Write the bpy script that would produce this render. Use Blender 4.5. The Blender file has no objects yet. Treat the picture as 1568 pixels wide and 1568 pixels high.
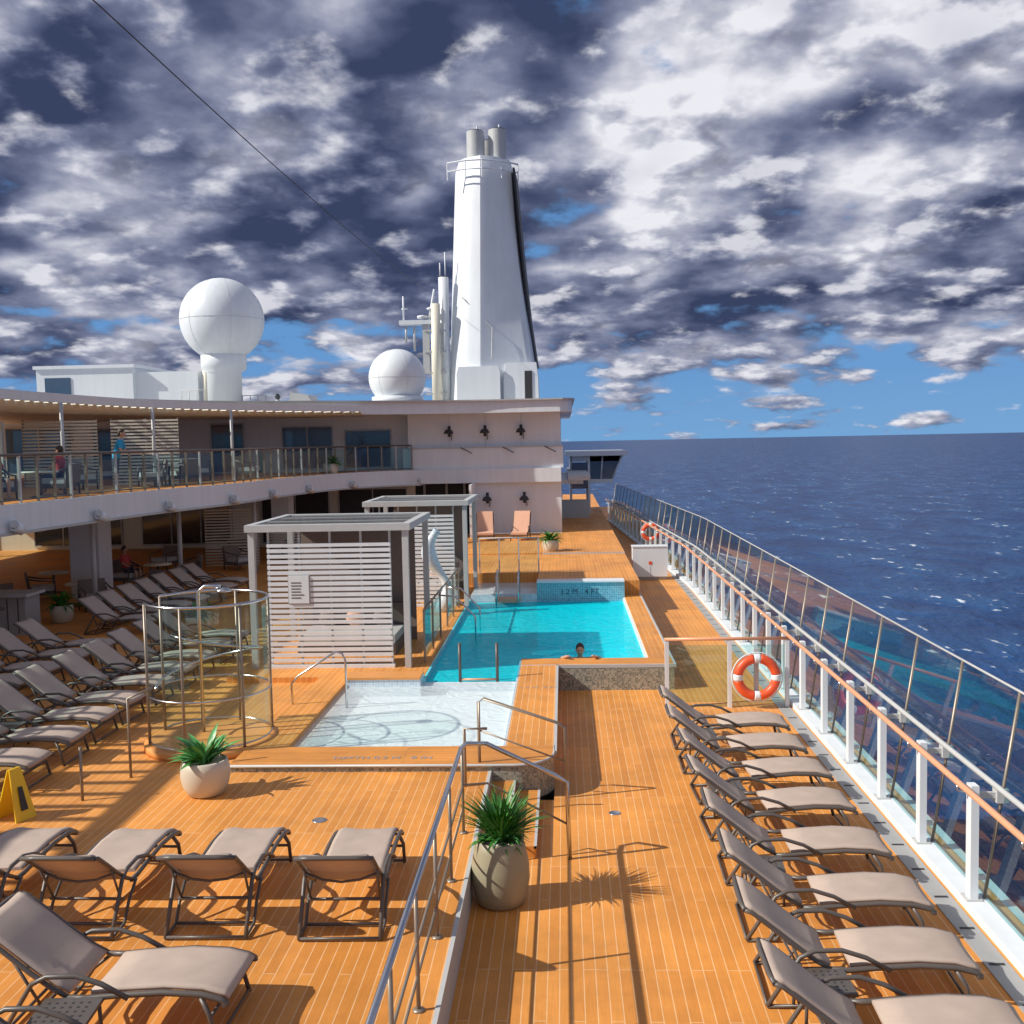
import bpy, bmesh, math, random
from mathutils import Vector, Matrix
random.seed(7)
S=bpy.context.scene
R=math.radians
# ------------------------------------------------------------------ materials
def nm(name):
    m=bpy.data.materials.new(name); m.use_nodes=True
    nt=m.node_tree; b=nt.nodes['Principled BSDF']
    return m,nt,b
def L(nt,a,b): nt.links.new(a,b)
def N(nt,t,**k):
    n=nt.nodes.new(t)
    for a,v in k.items(): setattr(n,a,v)
    return n
def mathn(nt,op,a,bv=None,c=None,clamp=False):
    n=N(nt,'ShaderNodeMath',operation=op,use_clamp=clamp)
    for i,x in enumerate((a,bv,c)):
        if x is None: continue
        if isinstance(x,(int,float)): n.inputs[i].default_value=x
        else: L(nt,x,n.inputs[i])
    return n.outputs[0]
def simple(name,col,rough=.5,metal=0,var=.08,scale=3,bump=0,spec=.5):
    m,nt,b=nm(name)
    tc=N(nt,'ShaderNodeTexCoord'); no=N(nt,'ShaderNodeTexNoise'); no.inputs['Scale'].default_value=scale; no.inputs['Detail'].default_value=5; no.inputs['Roughness'].default_value=.6
    L(nt,tc.outputs['Object'],no.inputs['Vector'])
    mx=N(nt,'ShaderNodeMix',data_type='RGBA')
    mx.inputs['A'].default_value=[x*(1-var*1.6) for x in col]+[1]
    mx.inputs['B'].default_value=[min(1,x*(1+var*1.6)) for x in col]+[1]
    L(nt,no.outputs['Fac'],mx.inputs['Factor']); L(nt,mx.outputs['Result'],b.inputs['Base Color'])
    b.inputs['Roughness'].default_value=rough; b.inputs['Metallic'].default_value=metal
    b.inputs['Specular IOR Level'].default_value=spec
    if bump:
        bp=N(nt,'ShaderNodeBump'); bp.inputs['Strength'].default_value=bump; bp.inputs['Distance'].default_value=.01
        L(nt,no.outputs['Fac'],bp.inputs['Height']); L(nt,bp.outputs['Normal'],b.inputs['Normal'])
    return m
def painted(name,col,rough=.45):
    m,nt,b=nm(name)
    tc=N(nt,'ShaderNodeTexCoord'); mp=N(nt,'ShaderNodeMapping'); mp.inputs['Scale'].default_value=(5,5,.35); L(nt,tc.outputs['Object'],mp.inputs[0])
    n1=N(nt,'ShaderNodeTexNoise'); n1.inputs['Scale'].default_value=1.0; n1.inputs['Detail'].default_value=5; L(nt,mp.outputs[0],n1.inputs['Vector'])
    n2=N(nt,'ShaderNodeTexNoise'); n2.inputs['Scale'].default_value=.5; n2.inputs['Detail'].default_value=5; L(nt,tc.outputs['Object'],n2.inputs['Vector'])
    f=mathn(nt,'MULTIPLY_ADD',n1.outputs[0],.18,mathn(nt,'MULTIPLY_ADD',n2.outputs[0],.16,.80))
    vm=N(nt,'ShaderNodeVectorMath',operation='SCALE'); vm.inputs[0].default_value=col; L(nt,f,vm.inputs['Scale']); L(nt,vm.outputs[0],b.inputs['Base Color'])
    b.inputs['Roughness'].default_value=rough
    return m
def deckmat(name,c1,c2,mort,swap=True,row=.11):
    m,nt,b=nm(name)
    tc=N(nt,'ShaderNodeTexCoord'); sp=N(nt,'ShaderNodeSeparateXYZ'); cb=N(nt,'ShaderNodeCombineXYZ')
    L(nt,tc.outputs['Object'],sp.inputs[0])
    L(nt,sp.outputs['Y' if swap else 'X'],cb.inputs['X']); L(nt,sp.outputs['X' if swap else 'Y'],cb.inputs['Y'])
    br=N(nt,'ShaderNodeTexBrick'); L(nt,cb.outputs[0],br.inputs['Vector'])
    br.inputs['Scale'].default_value=1; br.inputs['Brick Width'].default_value=2.3; br.inputs['Row Height'].default_value=row
    br.inputs['Mortar Size'].default_value=.0055; br.inputs['Mortar Smooth'].default_value=.2
    br.inputs['Color1'].default_value=c1+(1,); br.inputs['Color2'].default_value=c2+(1,); br.inputs['Mortar'].default_value=mort+(1,)
    br.offset=.37; br.offset_frequency=3
    no=N(nt,'ShaderNodeTexNoise'); no.inputs['Scale'].default_value=.6; no.inputs['Detail'].default_value=8; no.inputs['Roughness'].default_value=.68
    L(nt,tc.outputs['Object'],no.inputs['Vector'])
    mr=N(nt,'ShaderNodeMapRange'); mr.inputs['From Min'].default_value=.3; mr.inputs['From Max'].default_value=.7; mr.inputs['To Min'].default_value=.72; mr.inputs['To Max'].default_value=1.16
    L(nt,no.outputs['Fac'],mr.inputs['Value'])
    mp=N(nt,'ShaderNodeMapping'); mp.inputs['Scale'].default_value=(3,60,1); L(nt,cb.outputs[0],mp.inputs[0])
    gr=N(nt,'ShaderNodeTexNoise'); gr.inputs['Scale'].default_value=1; gr.inputs['Detail'].default_value=3; L(nt,mp.outputs[0],gr.inputs['Vector'])
    f=mathn(nt,'MULTIPLY',mr.outputs[0],mathn(nt,'MULTIPLY_ADD',gr.outputs[0],.3,.85))
    vm=N(nt,'ShaderNodeVectorMath',operation='SCALE'); L(nt,br.outputs['Color'],vm.inputs[0]); L(nt,f,vm.inputs['Scale'])
    L(nt,vm.outputs[0],b.inputs['Base Color'])
    mr2=N(nt,'ShaderNodeMapRange'); mr2.inputs['To Min'].default_value=.35; mr2.inputs['To Max'].default_value=.75; L(nt,no.outputs['Fac'],mr2.inputs['Value']); L(nt,mr2.outputs[0],b.inputs['Roughness'])
    b.inputs['Specular IOR Level'].default_value=.3
    bp=N(nt,'ShaderNodeBump'); bp.inputs['Strength'].default_value=.3; bp.inputs['Distance'].default_value=.004; bp.invert=True
    L(nt,br.outputs['Fac'],bp.inputs['Height']); L(nt,bp.outputs['Normal'],b.inputs['Normal'])
    return m
def schlick(nt,f0,k,normal=None):
    ge=N(nt,'ShaderNodeNewGeometry'); dt=N(nt,'ShaderNodeVectorMath',operation='DOT_PRODUCT')
    L(nt,normal if normal is not None else ge.outputs['Normal'],dt.inputs[0]); L(nt,ge.outputs['Incoming'],dt.inputs[1])
    a=mathn(nt,'SUBTRACT',1.0,mathn(nt,'ABSOLUTE',dt.outputs['Value']),clamp=True)
    return mathn(nt,'MULTIPLY_ADD',mathn(nt,'POWER',a,5.0),k,f0,clamp=True)
def glassmat(name,tint,f0=.05,k=.8):
    m,nt,b=nm(name); nt.nodes.remove(b)
    out=[n for n in nt.nodes if n.type=='OUTPUT_MATERIAL'][0]
    tr=N(nt,'ShaderNodeBsdfTransparent'); tr.inputs[0].default_value=tint+(1,)
    gl=N(nt,'ShaderNodeBsdfGlossy'); gl.inputs['Roughness'].default_value=.02
    mx=N(nt,'ShaderNodeMixShader'); L(nt,schlick(nt,f0,k),mx.inputs[0]); L(nt,tr.outputs[0],mx.inputs[1]); L(nt,gl.outputs[0],mx.inputs[2]); L(nt,mx.outputs[0],out.inputs[0])
    return m
def watermat(name,tint,k=.5,scat=(0,.6,.75),sf=.25):
    m,nt,b=nm(name); nt.nodes.remove(b)
    out=[n for n in nt.nodes if n.type=='OUTPUT_MATERIAL'][0]
    tc=N(nt,'ShaderNodeTexCoord'); no=N(nt,'ShaderNodeTexNoise'); no.inputs['Scale'].default_value=3.2; no.inputs['Detail'].default_value=4; no.inputs['Distortion'].default_value=1.2
    L(nt,tc.outputs['Object'],no.inputs['Vector'])
    bp=N(nt,'ShaderNodeBump'); bp.inputs['Strength'].default_value=.8; bp.inputs['Distance'].default_value=.06; L(nt,no.outputs['Fac'],bp.inputs['Height'])
    rf=N(nt,'ShaderNodeBsdfTransparent'); rf.inputs[0].default_value=tint+(1,)
    df=N(nt,'ShaderNodeBsdfDiffuse'); df.inputs[0].default_value=scat+(1,); L(nt,bp.outputs['Normal'],df.inputs['Normal'])
    m0=N(nt,'ShaderNodeMixShader'); m0.inputs[0].default_value=sf; L(nt,rf.outputs[0],m0.inputs[1]); L(nt,df.outputs[0],m0.inputs[2])
    gl=N(nt,'ShaderNodeBsdfGlossy'); gl.inputs['Roughness'].default_value=.05; L(nt,bp.outputs['Normal'],gl.inputs['Normal'])
    mx=N(nt,'ShaderNodeMixShader'); L(nt,schlick(nt,.02,k,bp.outputs['Normal']),mx.inputs[0]); L(nt,m0.outputs[0],mx.inputs[1]); L(nt,gl.outputs[0],mx.inputs[2]); L(nt,mx.outputs[0],out.inputs[0])
    return m
def tilemat(name,c1,c2,mort,size=.05,waves=0):
    m,nt,b=nm(name)
    tc=N(nt,'ShaderNodeTexCoord')
    br=N(nt,'ShaderNodeTexBrick'); br.offset=0
    br.inputs['Scale'].default_value=1; br.inputs['Brick Width'].default_value=size; br.inputs['Row Height'].default_value=size; br.inputs['Mortar Size'].default_value=size*.06
    br.inputs['Color1'].default_value=c1+(1,); br.inputs['Color2'].default_value=c2+(1,); br.inputs['Mortar'].default_value=mort+(1,)
    if waves:
        L(nt,tc.outputs['Object'],br.inputs['Vector'])
    else:
        sp=N(nt,'ShaderNodeSeparateXYZ'); ad=N(nt,'ShaderNodeMath',operation='ADD'); cb=N(nt,'ShaderNodeCombineXYZ')
        L(nt,tc.outputs['Object'],sp.inputs[0]); L(nt,sp.outputs['X'],ad.inputs[0]); L(nt,sp.outputs['Y'],ad.inputs[1]); L(nt,ad.outputs[0],cb.inputs['X']); L(nt,sp.outputs['Z'],cb.inputs['Y']); L(nt,cb.outputs[0],br.inputs['Vector'])
    L(nt,br.outputs['Color'],b.inputs['Base Color']); b.inputs['Roughness'].default_value=.25
    return m
M={}
M['deck']=deckmat('teak_deck',(.78,.325,.072),(.67,.265,.055),(.84,.50,.25))
M['deckx']=deckmat('teak_deck_cross',(.76,.315,.072),(.67,.265,.055),(.5,.24,.09),swap=False)
M['teak']=simple('teak_coping',(.70,.30,.08),.5,var=.12,scale=4)
M['white']=painted('white_paint',(.76,.80,.84))
M['cream']=painted('cream_paint',(.78,.74,.62),.5)
M['grey']=simple('grey_paint',(.36,.36,.36),.5)
M['roofglass']=simple('tinted_roof_panel',(.10,.11,.12),.15)
M['ltgrey']=simple('light_grey_paint',(.50,.51,.51),.45)
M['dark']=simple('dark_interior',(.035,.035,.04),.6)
M['frame']=simple('taupe_frame',(.105,.09,.082),.4)
M['sling']=simple('sling_fabric',(.47,.37,.31),.8,var=.10,scale=5,bump=.2)
M['slingd']=simple('sling_fabric_back',(.22,.17,.15),.85,var=.08,scale=9)
M['steel']=simple('stainless_steel',(.62,.62,.63),.22,metal=1,var=.03)
M['copper']=simple('teak_handrail',(.75,.36,.20),.35,var=.08)
M['bronze']=simple('bronze_post',(.30,.25,.20),.4,metal=.4)
M['pot']=simple('planter_resin',(.34,.30,.20),.5,var=.05,scale=1)
M['potl']=simple('planter_cream',(.60,.54,.43),.5,var=.05,scale=1)
M['leaf']=simple('leaf_green',(.05,.20,.025),.4,var=.4,scale=14)
M['leafl']=simple('leaf_blue_green',(.10,.34,.10),.4,var=.35,scale=12)
M['soil']=simple('soil',(.05,.035,.025),.9)
M['pebble']=simple('pebbles',(.45,.42,.38),.8,var=.4,scale=60,bump=.5)
M['orange']=simple('lifebuoy_orange',(.80,.10,.03),.4)
M['yellow']=simple('yellow_plastic',(.85,.55,.02),.35)
M['bluewin']=simple('window_glass_blue',(.05,.10,.17),.06,var=.3,scale=.5,spec=.9)
M['darkwin']=simple('window_glass_dark',(.02,.03,.035),.07,var=.3,scale=.6,spec=.9)
M['glass']=glassmat('clear_glass',(.84,.95,.92),.05,.8)
M['glassg']=glassmat('rail_glass',(.64,.87,.86),.12,.9)
M['water']=watermat('pool_water',(.25,.95,.99),.36,(.0,.86,.98),.5)
M['waterl']=watermat('wading_water',(.94,.99,1.0),.25,(.88,.96,.98),.45)
M['floorp']=tilemat('pool_floor_tile',(.08,.85,.95),(.06,.80,.92),(.25,.88,.94),.3,1)
M['floorw']=simple('wading_floor',(.85,.88,.90),.5,var=.05,scale=1.2)
M['tile']=tilemat('mosaic_tile',(.06,.30,.45),(.14,.45,.58),(.6,.75,.8))
M['tilel']=tilemat('mosaic_tile_light',(.45,.58,.68),(.62,.72,.8),(.85,.88,.9))
M['tilem']=tilemat('mosaic_tile_mixed',(.12,.14,.12),(.42,.40,.32),(.35,.35,.33),.035)
M['skin']=simple('skin',(.55,.32,.22),.5)
M['blue']=simple('blue_shirt',(.02,.35,.62),.7)
M['red']=simple('red_shirt',(.5,.05,.05),.7)
M['hair']=simple('hair',(.05,.03,.02),.6)
M['shorts']=simple('shorts',(.05,.06,.10),.7)
M['terra']=simple('coral_cushion',(.70,.40,.27),.8)
M['eye']=simple('eye_dark',(.01,.01,.01),.3)
def sea():
    m,nt,b=nm('ocean')
    tc=N(nt,'ShaderNodeTexCoord')
    def noise(s,d,vec=None,dist=0):
        n=N(nt,'ShaderNodeTexNoise'); n.inputs['Scale'].default_value=s; n.inputs['Detail'].default_value=d; n.inputs['Distortion'].default_value=dist
        L(nt,vec or tc.outputs['Object'],n.inputs['Vector']); return n
    mp=N(nt,'ShaderNodeMapping'); mp.inputs['Scale'].default_value=(1,.45,1); mp.inputs['Rotation'].default_value=(0,0,.5); L(nt,tc.outputs['Object'],mp.inputs[0])
    n1=noise(.10,8,mp.outputs[0],.4); n2=noise(.45,5,mp.outputs[0])
    ad=mathn(nt,'MULTIPLY_ADD',n2.outputs[0],.25,n1.outputs[0])
    bp=N(nt,'ShaderNodeBump'); bp.inputs['Strength'].default_value=1; bp.inputs['Distance'].default_value=2.6; L(nt,ad,bp.inputs['Height'])
    L(nt,bp.outputs[0],b.inputs['Normal'])
    cr=N(nt,'ShaderNodeValToRGB'); cr.color_ramp.elements[0].position=.35; cr.color_ramp.elements[0].color=(.004,.030,.125,1); cr.color_ramp.elements[1].position=.7; cr.color_ramp.elements[1].color=(.012,.075,.22,1)
    L(nt,n1.outputs[0],cr.inputs[0])
    mr=N(nt,'ShaderNodeMapRange'); mr.inputs['From Min'].default_value=.62; mr.inputs['From Max'].default_value=.68; L(nt,n2.outputs[0],mr.inputs[0])
    mr2=N(nt,'ShaderNodeMapRange'); mr2.inputs['From Min'].default_value=.52; mr2.inputs['From Max'].default_value=.62; L(nt,n1.outputs[0],mr2.inputs[0])
    mu=mathn(nt,'MULTIPLY',mr.outputs[0],mr2.outputs[0])
    mx=N(nt,'ShaderNodeMix',data_type='RGBA'); L(nt,mu,mx.inputs['Factor']); L(nt,cr.outputs[0],mx.inputs['A']); mx.inputs['B'].default_value=(.7,.76,.82,1)
    L(nt,mx.outputs['Result'],b.inputs['Base Color']); b.inputs['Roughness'].default_value=.35; b.inputs['Specular IOR Level'].default_value=.13
    return m
M['sea']=sea()
# ------------------------------------------------------------------ mesh builder
class MB:
    def __init__(s): s.bm=bmesh.new(); s.ms=[]
    def mi(s,m):
        if m not in s.ms: s.ms.append(m)
        return s.ms.index(m)
    def face(s,vs,m,sm=False):
        try: f=s.bm.faces.new(vs)
        except ValueError: return
        f.material_index=s.mi(m); f.smooth=sm; return f
    def poly(s,pts,m,sm=False): return s.face([s.bm.verts.new(p) for p in pts],m,sm)
    def box(s,x0,x1,y0,y1,z0,z1,m,mat=None):
        P=[Vector(p) for p in [(x0,y0,z0),(x1,y0,z0),(x1,y1,z0),(x0,y1,z0),(x0,y0,z1),(x1,y0,z1),(x1,y1,z1),(x0,y1,z1)]]
        if mat is not None: P=[mat@p for p in P]
        v=[s.bm.verts.new(p) for p in P]
        for f in [(3,2,1,0),(4,5,6,7),(0,1,5,4),(1,2,6,5),(2,3,7,6),(3,0,4,7)]: s.face([v[i] for i in f],m)
    def prism(s,pts,z0,z1,m,side=None,bot=True):
        a=[s.bm.verts.new((p[0],p[1],z0)) for p in pts]; b=[s.bm.verts.new((p[0],p[1],z1)) for p in pts]
        n=len(pts)
        s.face(b,m)
        if bot: s.face(a[::-1],side or m)
        for i in range(n): s.face([a[i],a[(i+1)%n],b[(i+1)%n],b[i]],side or m)
    def loft(s,rings,m,sm=True,cap=True,closed=True):
        V=[[s.bm.verts.new(p) for p in r] for r in rings]; n=len(V[0])
        for i in range(len(V)-1):
            for j in range(n if closed else n-1):
                s.face([V[i][j],V[i][(j+1)%n],V[i+1][(j+1)%n],V[i+1][j]],m,sm)
        if cap and closed: s.face(V[0][::-1],m); s.face(V[-1],m)
    def tube(s,pts,r,m,seg=8,closed=False):
        pts=[Vector(p) for p in pts]; n=len(pts); rings=[]; up=None
        for i,p in enumerate(pts):
            if closed: d=pts[(i+1)%n]-pts[i-1]
            else: d=pts[min(i+1,n-1)]-pts[max(i-1,0)]
            if d.length<1e-9: d=Vector((0,0,1))
            d.normalize()
            if up is None: up=Vector((0,0,1)) if abs(d.z)<.9 else Vector((1,0,0))
            a=d.cross(up)
            if a.length<1e-4: a=d.cross(Vector((0,1,0)))
            a.normalize(); b=a.cross(d); up=b
            rr=r[i] if isinstance(r,(list,tuple)) else r
            rings.append([p+rr*(math.cos(t)*a+math.sin(t)*b) for t in [2*math.pi*k/seg for k in range(seg)]])
        if closed: rings.append(rings[0])
        s.loft(rings,m,True,not closed)
    def lathe(s,prof,c,m,seg=24,cap=True):
        rings=[[Vector((c[0]+r*math.cos(2*math.pi*k/seg),c[1]+r*math.sin(2*math.pi*k/seg),c[2]+z)) for k in range(seg)] for r,z in prof]
        s.loft(rings,m,True,cap)
    def sphere(s,c,r,m,sx=1,sy=1,sz=1,seg=24):
        s.lathe_s(c,r,m,sx,sy,sz,seg,seg//2)
    def lathe_s(s,c,r,m,sx,sy,sz,seg,h):
        rings=[]
        for i in range(1,h):
            t=math.pi*i/h-math.pi/2
            rings.append([Vector((c[0]+sx*r*math.cos(t)*math.cos(2*math.pi*k/seg),c[1]+sy*r*math.cos(t)*math.sin(2*math.pi*k/seg),c[2]+sz*r*math.sin(t))) for k in range(seg)])
        s.loft(rings,m,True,True)
    def data(s,name):
        bmesh.ops.recalc_face_normals(s.bm,faces=s.bm.faces)
        me=bpy.data.meshes.new(name); s.bm.to_mesh(me); s.bm.free()
        for m in s.ms: me.materials.append(M[m])
        return me
    def obj(s,name,loc=(0,0,0),rz=0,bevel=0):
        me=s.data(name); return inst(name,me,loc,rz,bevel)
def inst(name,me,loc=(0,0,0),rz=0,bevel=0,sc=1):
    o=bpy.data.objects.new(name,me); S.collection.objects.link(o); o.location=loc; o.rotation_euler=(0,0,rz); o.scale=(sc,)*3
    if bevel:
        b=o.modifiers.new('bev','BEVEL'); b.width=bevel; b.segments=2; b.limit_method='ANGLE'; b.angle_limit=R(40)
    return o
def empty(name):
    e=bpy.data.objects.new(name,None); S.collection.objects.link(e); return e
def arc(cx,cy,r,a0,a1,n): return [(cx+r*math.cos(R(a0+(a1-a0)*i/n)),cy+r*math.sin(R(a0+(a1-a0)*i/n))) for i in range(n+1)]
# ------------------------------------------------------------------ sea & hull
b=MB(); b.poly([(-30000,-30000,-27),(30000,-30000,-27),(30000,30000,-27),(-30000,30000,-27)],'sea'); b.obj('ocean_water')
b=MB(); b.box(-27,4.75,-15,75,-29,-1.2,'white'); b.box(4.5,4.62,-15,75,-1.2,-.01,'white'); b.obj('ship_hull')
# ------------------------------------------------------------------ decks
b=MB()
b.box(-1.05,4.5,2,13.7,-.2,0,'deck'); b.box(-.2,4.5,13.7,19.9,-.2,0,'deck'); b.box(2.1,4.5,19.9,75,-.2,0,'deck')
b.obj('walkway_deck')
b=MB(); b.box(3.80,4.02,2,44,.002,.012,'grey')
for k in range(60): b.box(3.84,3.98,2.3+k*.7,2.34+k*.7,.012,.016,'dark')
b.obj('deck_gutter')
Z1=.4
b=MB()
b.box(-26,-4.7,2,46,Z1-.3,Z1,'deck'); b.box(-4.7,-1.09,2,13.7,Z1-.3,Z1,'deck')
b.obj('sun_deck')
b=MB(); b.box(-1.09,-1.05,2,13.7,0,Z1+.012,'ltgrey'); b.obj('deck_edge_trim')
b=MB()
for (x,y,z,r_) in ((-3.0,11.9,Z1,.09),(-6.1,11.2,Z1,.09),(.6,13.2,0,.08),(.7,7.4,0,.08)):
    b.lathe([(r_,0),(r_,.006),(r_*.9,.008),(.01,.008)],(x,y,z),'steel',20)
b.obj('deck_drain')
b=MB()
for i,(xa,z) in enumerate([(-1.05,.27),(-.72,.14)]):
    b.box(xa,xa+.33,11.75,13.7,.001,z,'deckx'); b.box(xa+.30,xa+.333,11.75,13.7,z-.03,z+.004,'ltgrey')
b.obj('deck_steps')
# pool surround --------------------------------------------------
ZR=.5
b=MB()
front=[(-4.7,13.7)]+[(-.75,13.7)]+arc(-.75,14.25,.55,-90,0,8)[1:]+[(-.2,14.55),(-4.7,14.55)]
b.prism(front,0,ZR,'deckx','tilem')
b.box(-.9,-.2,14.55,19.9,0,ZR,'deck'); b.box(-4.7,-4.1,14.55,19,0,ZR,'deck')
b.box(-.9,2.1,19.9,20.5,0,ZR,'deckx'); b.box(1.65,2.1,20.5,30,0,ZR,'deck')
b.box(-6.5,-2.7,19,31,0,ZR,'deck')
for (x0,x1,y0,y1) in [(-.205,-.16,14.3,19.9),(-.9,2.14,19.86,19.905),(2.095,2.14,19.905,30)]:
    b.box(x0,x1,y0,y1,ZR-.06,ZR+.004,'ltgrey')
b.box(-.15,2.1,19.85,19.895,0,ZR-.07,'tilem')
b.tube([(p[0],p[1]-.01,ZR-.01) for p in front[:11]],.02,'ltgrey',6)
b.obj('pool_surround')
b=MB()
b.box(-2.7,1.65,20.5,28.5,-.9,-.85,'floorp'); b.box(-2.7,-.9,18.9,20.5,-.9,-.85,'floorp')
b.box(-2.7,-2.66,18.9,31,-.85,ZR-.005,'floorp'); b.box(1.60,1.65,20.5,28.5,-.85,ZR-.02,'white'); b.box(-.9,1.6,20.5,20.54,-.85,ZR-.01,'floorp'); b.box(-.94,-.9,18.9,20.54,-.85,ZR-.01,'tile')
b.box(-2.659,-2.65,18.9,28.4,.32,ZR-.01,'tile')
b.box(-.94,-.9,14.55,18.9,.2,ZR-.01,'tilel')
b.box(-2.66,-.94,18.82,18.9,-.85,.41,'tilel')
b.box(-.8,1.65,28.5,29.0,-.85,.93,'tile'); b.box(-.8,1.65,28.1,28.5,-.85,.36,'floorp')
b.box(-.8,1.65,28.45,28.5,.36,.46,'tile'); b.box(-.8,1.65,28.46,29.0,.93,.97,'white')
b.box(-2.66,-.8,28.5,28.6,-.85,.62,'tilel')
b.box(-4.1,-2.7,18.5,19,.2,.56,'tilel'); b.box(-4.1,-2.7,18.48,19.02,.56,.6,'teak')
b.box(-4.1,-.94,14.55,18.85,.2,.24,'floorw')
b.box(-2.66,-.8,28.6,31,.2,.45,'floorw')
b.obj('pool_basin')
b=MB(); b.poly([(-2.66,20.54,.40),(1.6,20.54,.40),(1.6,28.45,.40),(-2.66,28.45,.40)],'water'); b.poly([(-2.66,18.9,.40),(-.94,18.9,.40),(-.94,20.54,.40),(-2.66,20.54,.40)],'water'); b.obj('pool_water')
b=MB(); b.poly([(-4.1,14.55,.43),(-.94,14.55,.43),(-.94,18.82,.43),(-4.1,18.82,.43)],'waterl'); b.poly([(-2.66,28.6,.6),(-.8,28.6,.6),(-.8,31,.6),(-2.66,31,.6)],'waterl'); b.obj('wading_pool_water')
b=MB(); b.box(-.8,2.1,29,36,0,.9,'deck'); b.box(-8,-.8,31,36,0,.9,'deck'); b.box(-8,2.1,36,44,0,.95,'deck'); b.box(-.1,2.1,44,75,0,.95,'deck')
b.box(-.8,2.1,35.97,36,.9,.955,'ltgrey'); b.obj('aft_terrace')
for t,x,y,rz,z,s,rx,mt in [('DEPTH 0.2 M   8 IN',-2.6,13.95,0,ZR+.005,.17,0,'grey'),('1.2 M  4 FT',-.5,18,0,ZR+.005,.15,0,'grey'),('1.2 M',1.88,24.2,0,ZR+.005,.15,0,'grey'),('1.2 M   4 FT',.4,28.494,0,.60,.22,90,'shorts')]:
    cu=bpy.data.curves.new('depth_marking','FONT'); cu.body=t; cu.size=s; cu.align_x='CENTER'; cu.materials.append(M[mt])
    o=bpy.data.objects.new('depth_marking',cu); S.collection.objects.link(o); o.location=(x,y,z); o.rotation_euler=(R(rx),0,rz)
# ------------------------------------------------------------------ right side fence
def fx(y): return 4.6 if y<34 else 4.6-(y-34)/28*1.5
par=empty('glass_railing')
b=MB(); g=MB()
ys=[3+1.5*i for i in range(40)]
gb=.34
for i,y in enumerate(ys):
    x=fx(y)
    b.box(x-.50,x-.42,y-.065,y+.065,.0,1.30,'white')
    b.box(x-.42,x-.20,y-.02,y+.02,1.16,1.22,'ltgrey'); b.box(x-.42,x-.33,y-.02,y+.02,.3,.35,'ltgrey')
    b.box(x-.24,x-.12,y-.06,y+.06,1.12,1.26,'ltgrey')
    b.tube([(x-gb,y,.06),(x,y,2.25)],.018,'bronze',6)
    b.tube([(x-.46,y,1.22),(x-.62,y,1.24),(x-.62,y,1.3)],.012,'steel',6)
    b.box(x-.54,x-.38,y-.09,y+.09,.1,.115,'ltgrey')
    if i<len(ys)-1:
        y2=ys[i+1]; x2=fx(y2)
        g.poly([(x-gb,y+.03,.08),(x2-gb,y2-.03,.08),(x2,y2-.03,2.24),(x,y+.03,2.24)],'glassg')
pth=[(fx(y),y) for y in ys]
b.tube([(x-.62,y,1.33) for x,y in pth],.033,'copper',10)
b.tube([(x-.25,y,1.3) for x,y in pth],.03,'ltgrey',8)
b.tube([(x,y,2.26) for x,y in pth],.014,'ltgrey',6)
b.loft([[Vector((x-.54,y,0)),Vector((x-.54,y,.1)),Vector((x-.3,y,.1)),Vector((x-.3,y,0))] for x,y in pth],'white',False)
o=b.obj('railing_frame'); o.parent=par; o=g.obj('railing_panels'); o.parent=par
par=empty('glass_partition')
b=MB(); g=MB(); yp=18.5
for x in (1.82,2.95,3.98): b.box(x-.035,x+.035,yp-.03,yp+.03,0,1.22,'white')
b.tube([(1.78,yp,1.26),(4.02,yp,1.26)],.03,'copper',10)
g.poly([(1.86,yp,.1),(2.91,yp,.1),(2.91,yp,1.15),(1.86,yp,1.15)],'glassg'); g.poly([(2.99,yp,.1),(3.94,yp,.1),(3.94,yp,1.15),(2.99,yp,1.15)],'glassg')
o=b.obj('partition_frame'); o.parent=par; o=g.obj('partition_panels'); o.parent=par
def lifebuoy(loc,r=.34,rz=0):
    b=MB()
    for k in range(4):
        c=45+90*k
        b.tube([(r*math.cos(R(c-36+72*i/12)),0,r*math.sin(R(c-36+72*i/12))) for i in range(13)],.085,'orange',12)
        c=90*k
        b.tube([(r*math.cos(R(c-9+18*i/4)),0,r*math.sin(R(c-9+18*i/4))) for i in range(5)],.088,'white',12)
    b.tube([((r+.11)*math.cos(R(10*i)),-.0,(r+.11)*math.sin(R(10*i))) for i in range(36)],.012,'white',6,True)
    b.box(-.04,.04,.05,.09,-.3,.5,'ltgrey')
    b.obj('lifebuoy',loc,rz)
lifebuoy((3.42,18.38,.58)); lifebuoy((3.6,43,1.0),.3)
b=MB(); b.box(0,1.2,0,.5,.12,1.15,'white'); b.box(.02,1.18,.05,.45,0,.12,'grey'); b.box(.55,.66,-.012,0,.55,.66,'orange'); b.box(-.02,1.22,-.02,.52,1.15,1.19,'white'); b.box(.6,.61,-.006,0,.15,.5,'grey')
b.obj('equipment_locker',(2.35,35.5,0),bevel=.01)
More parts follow.
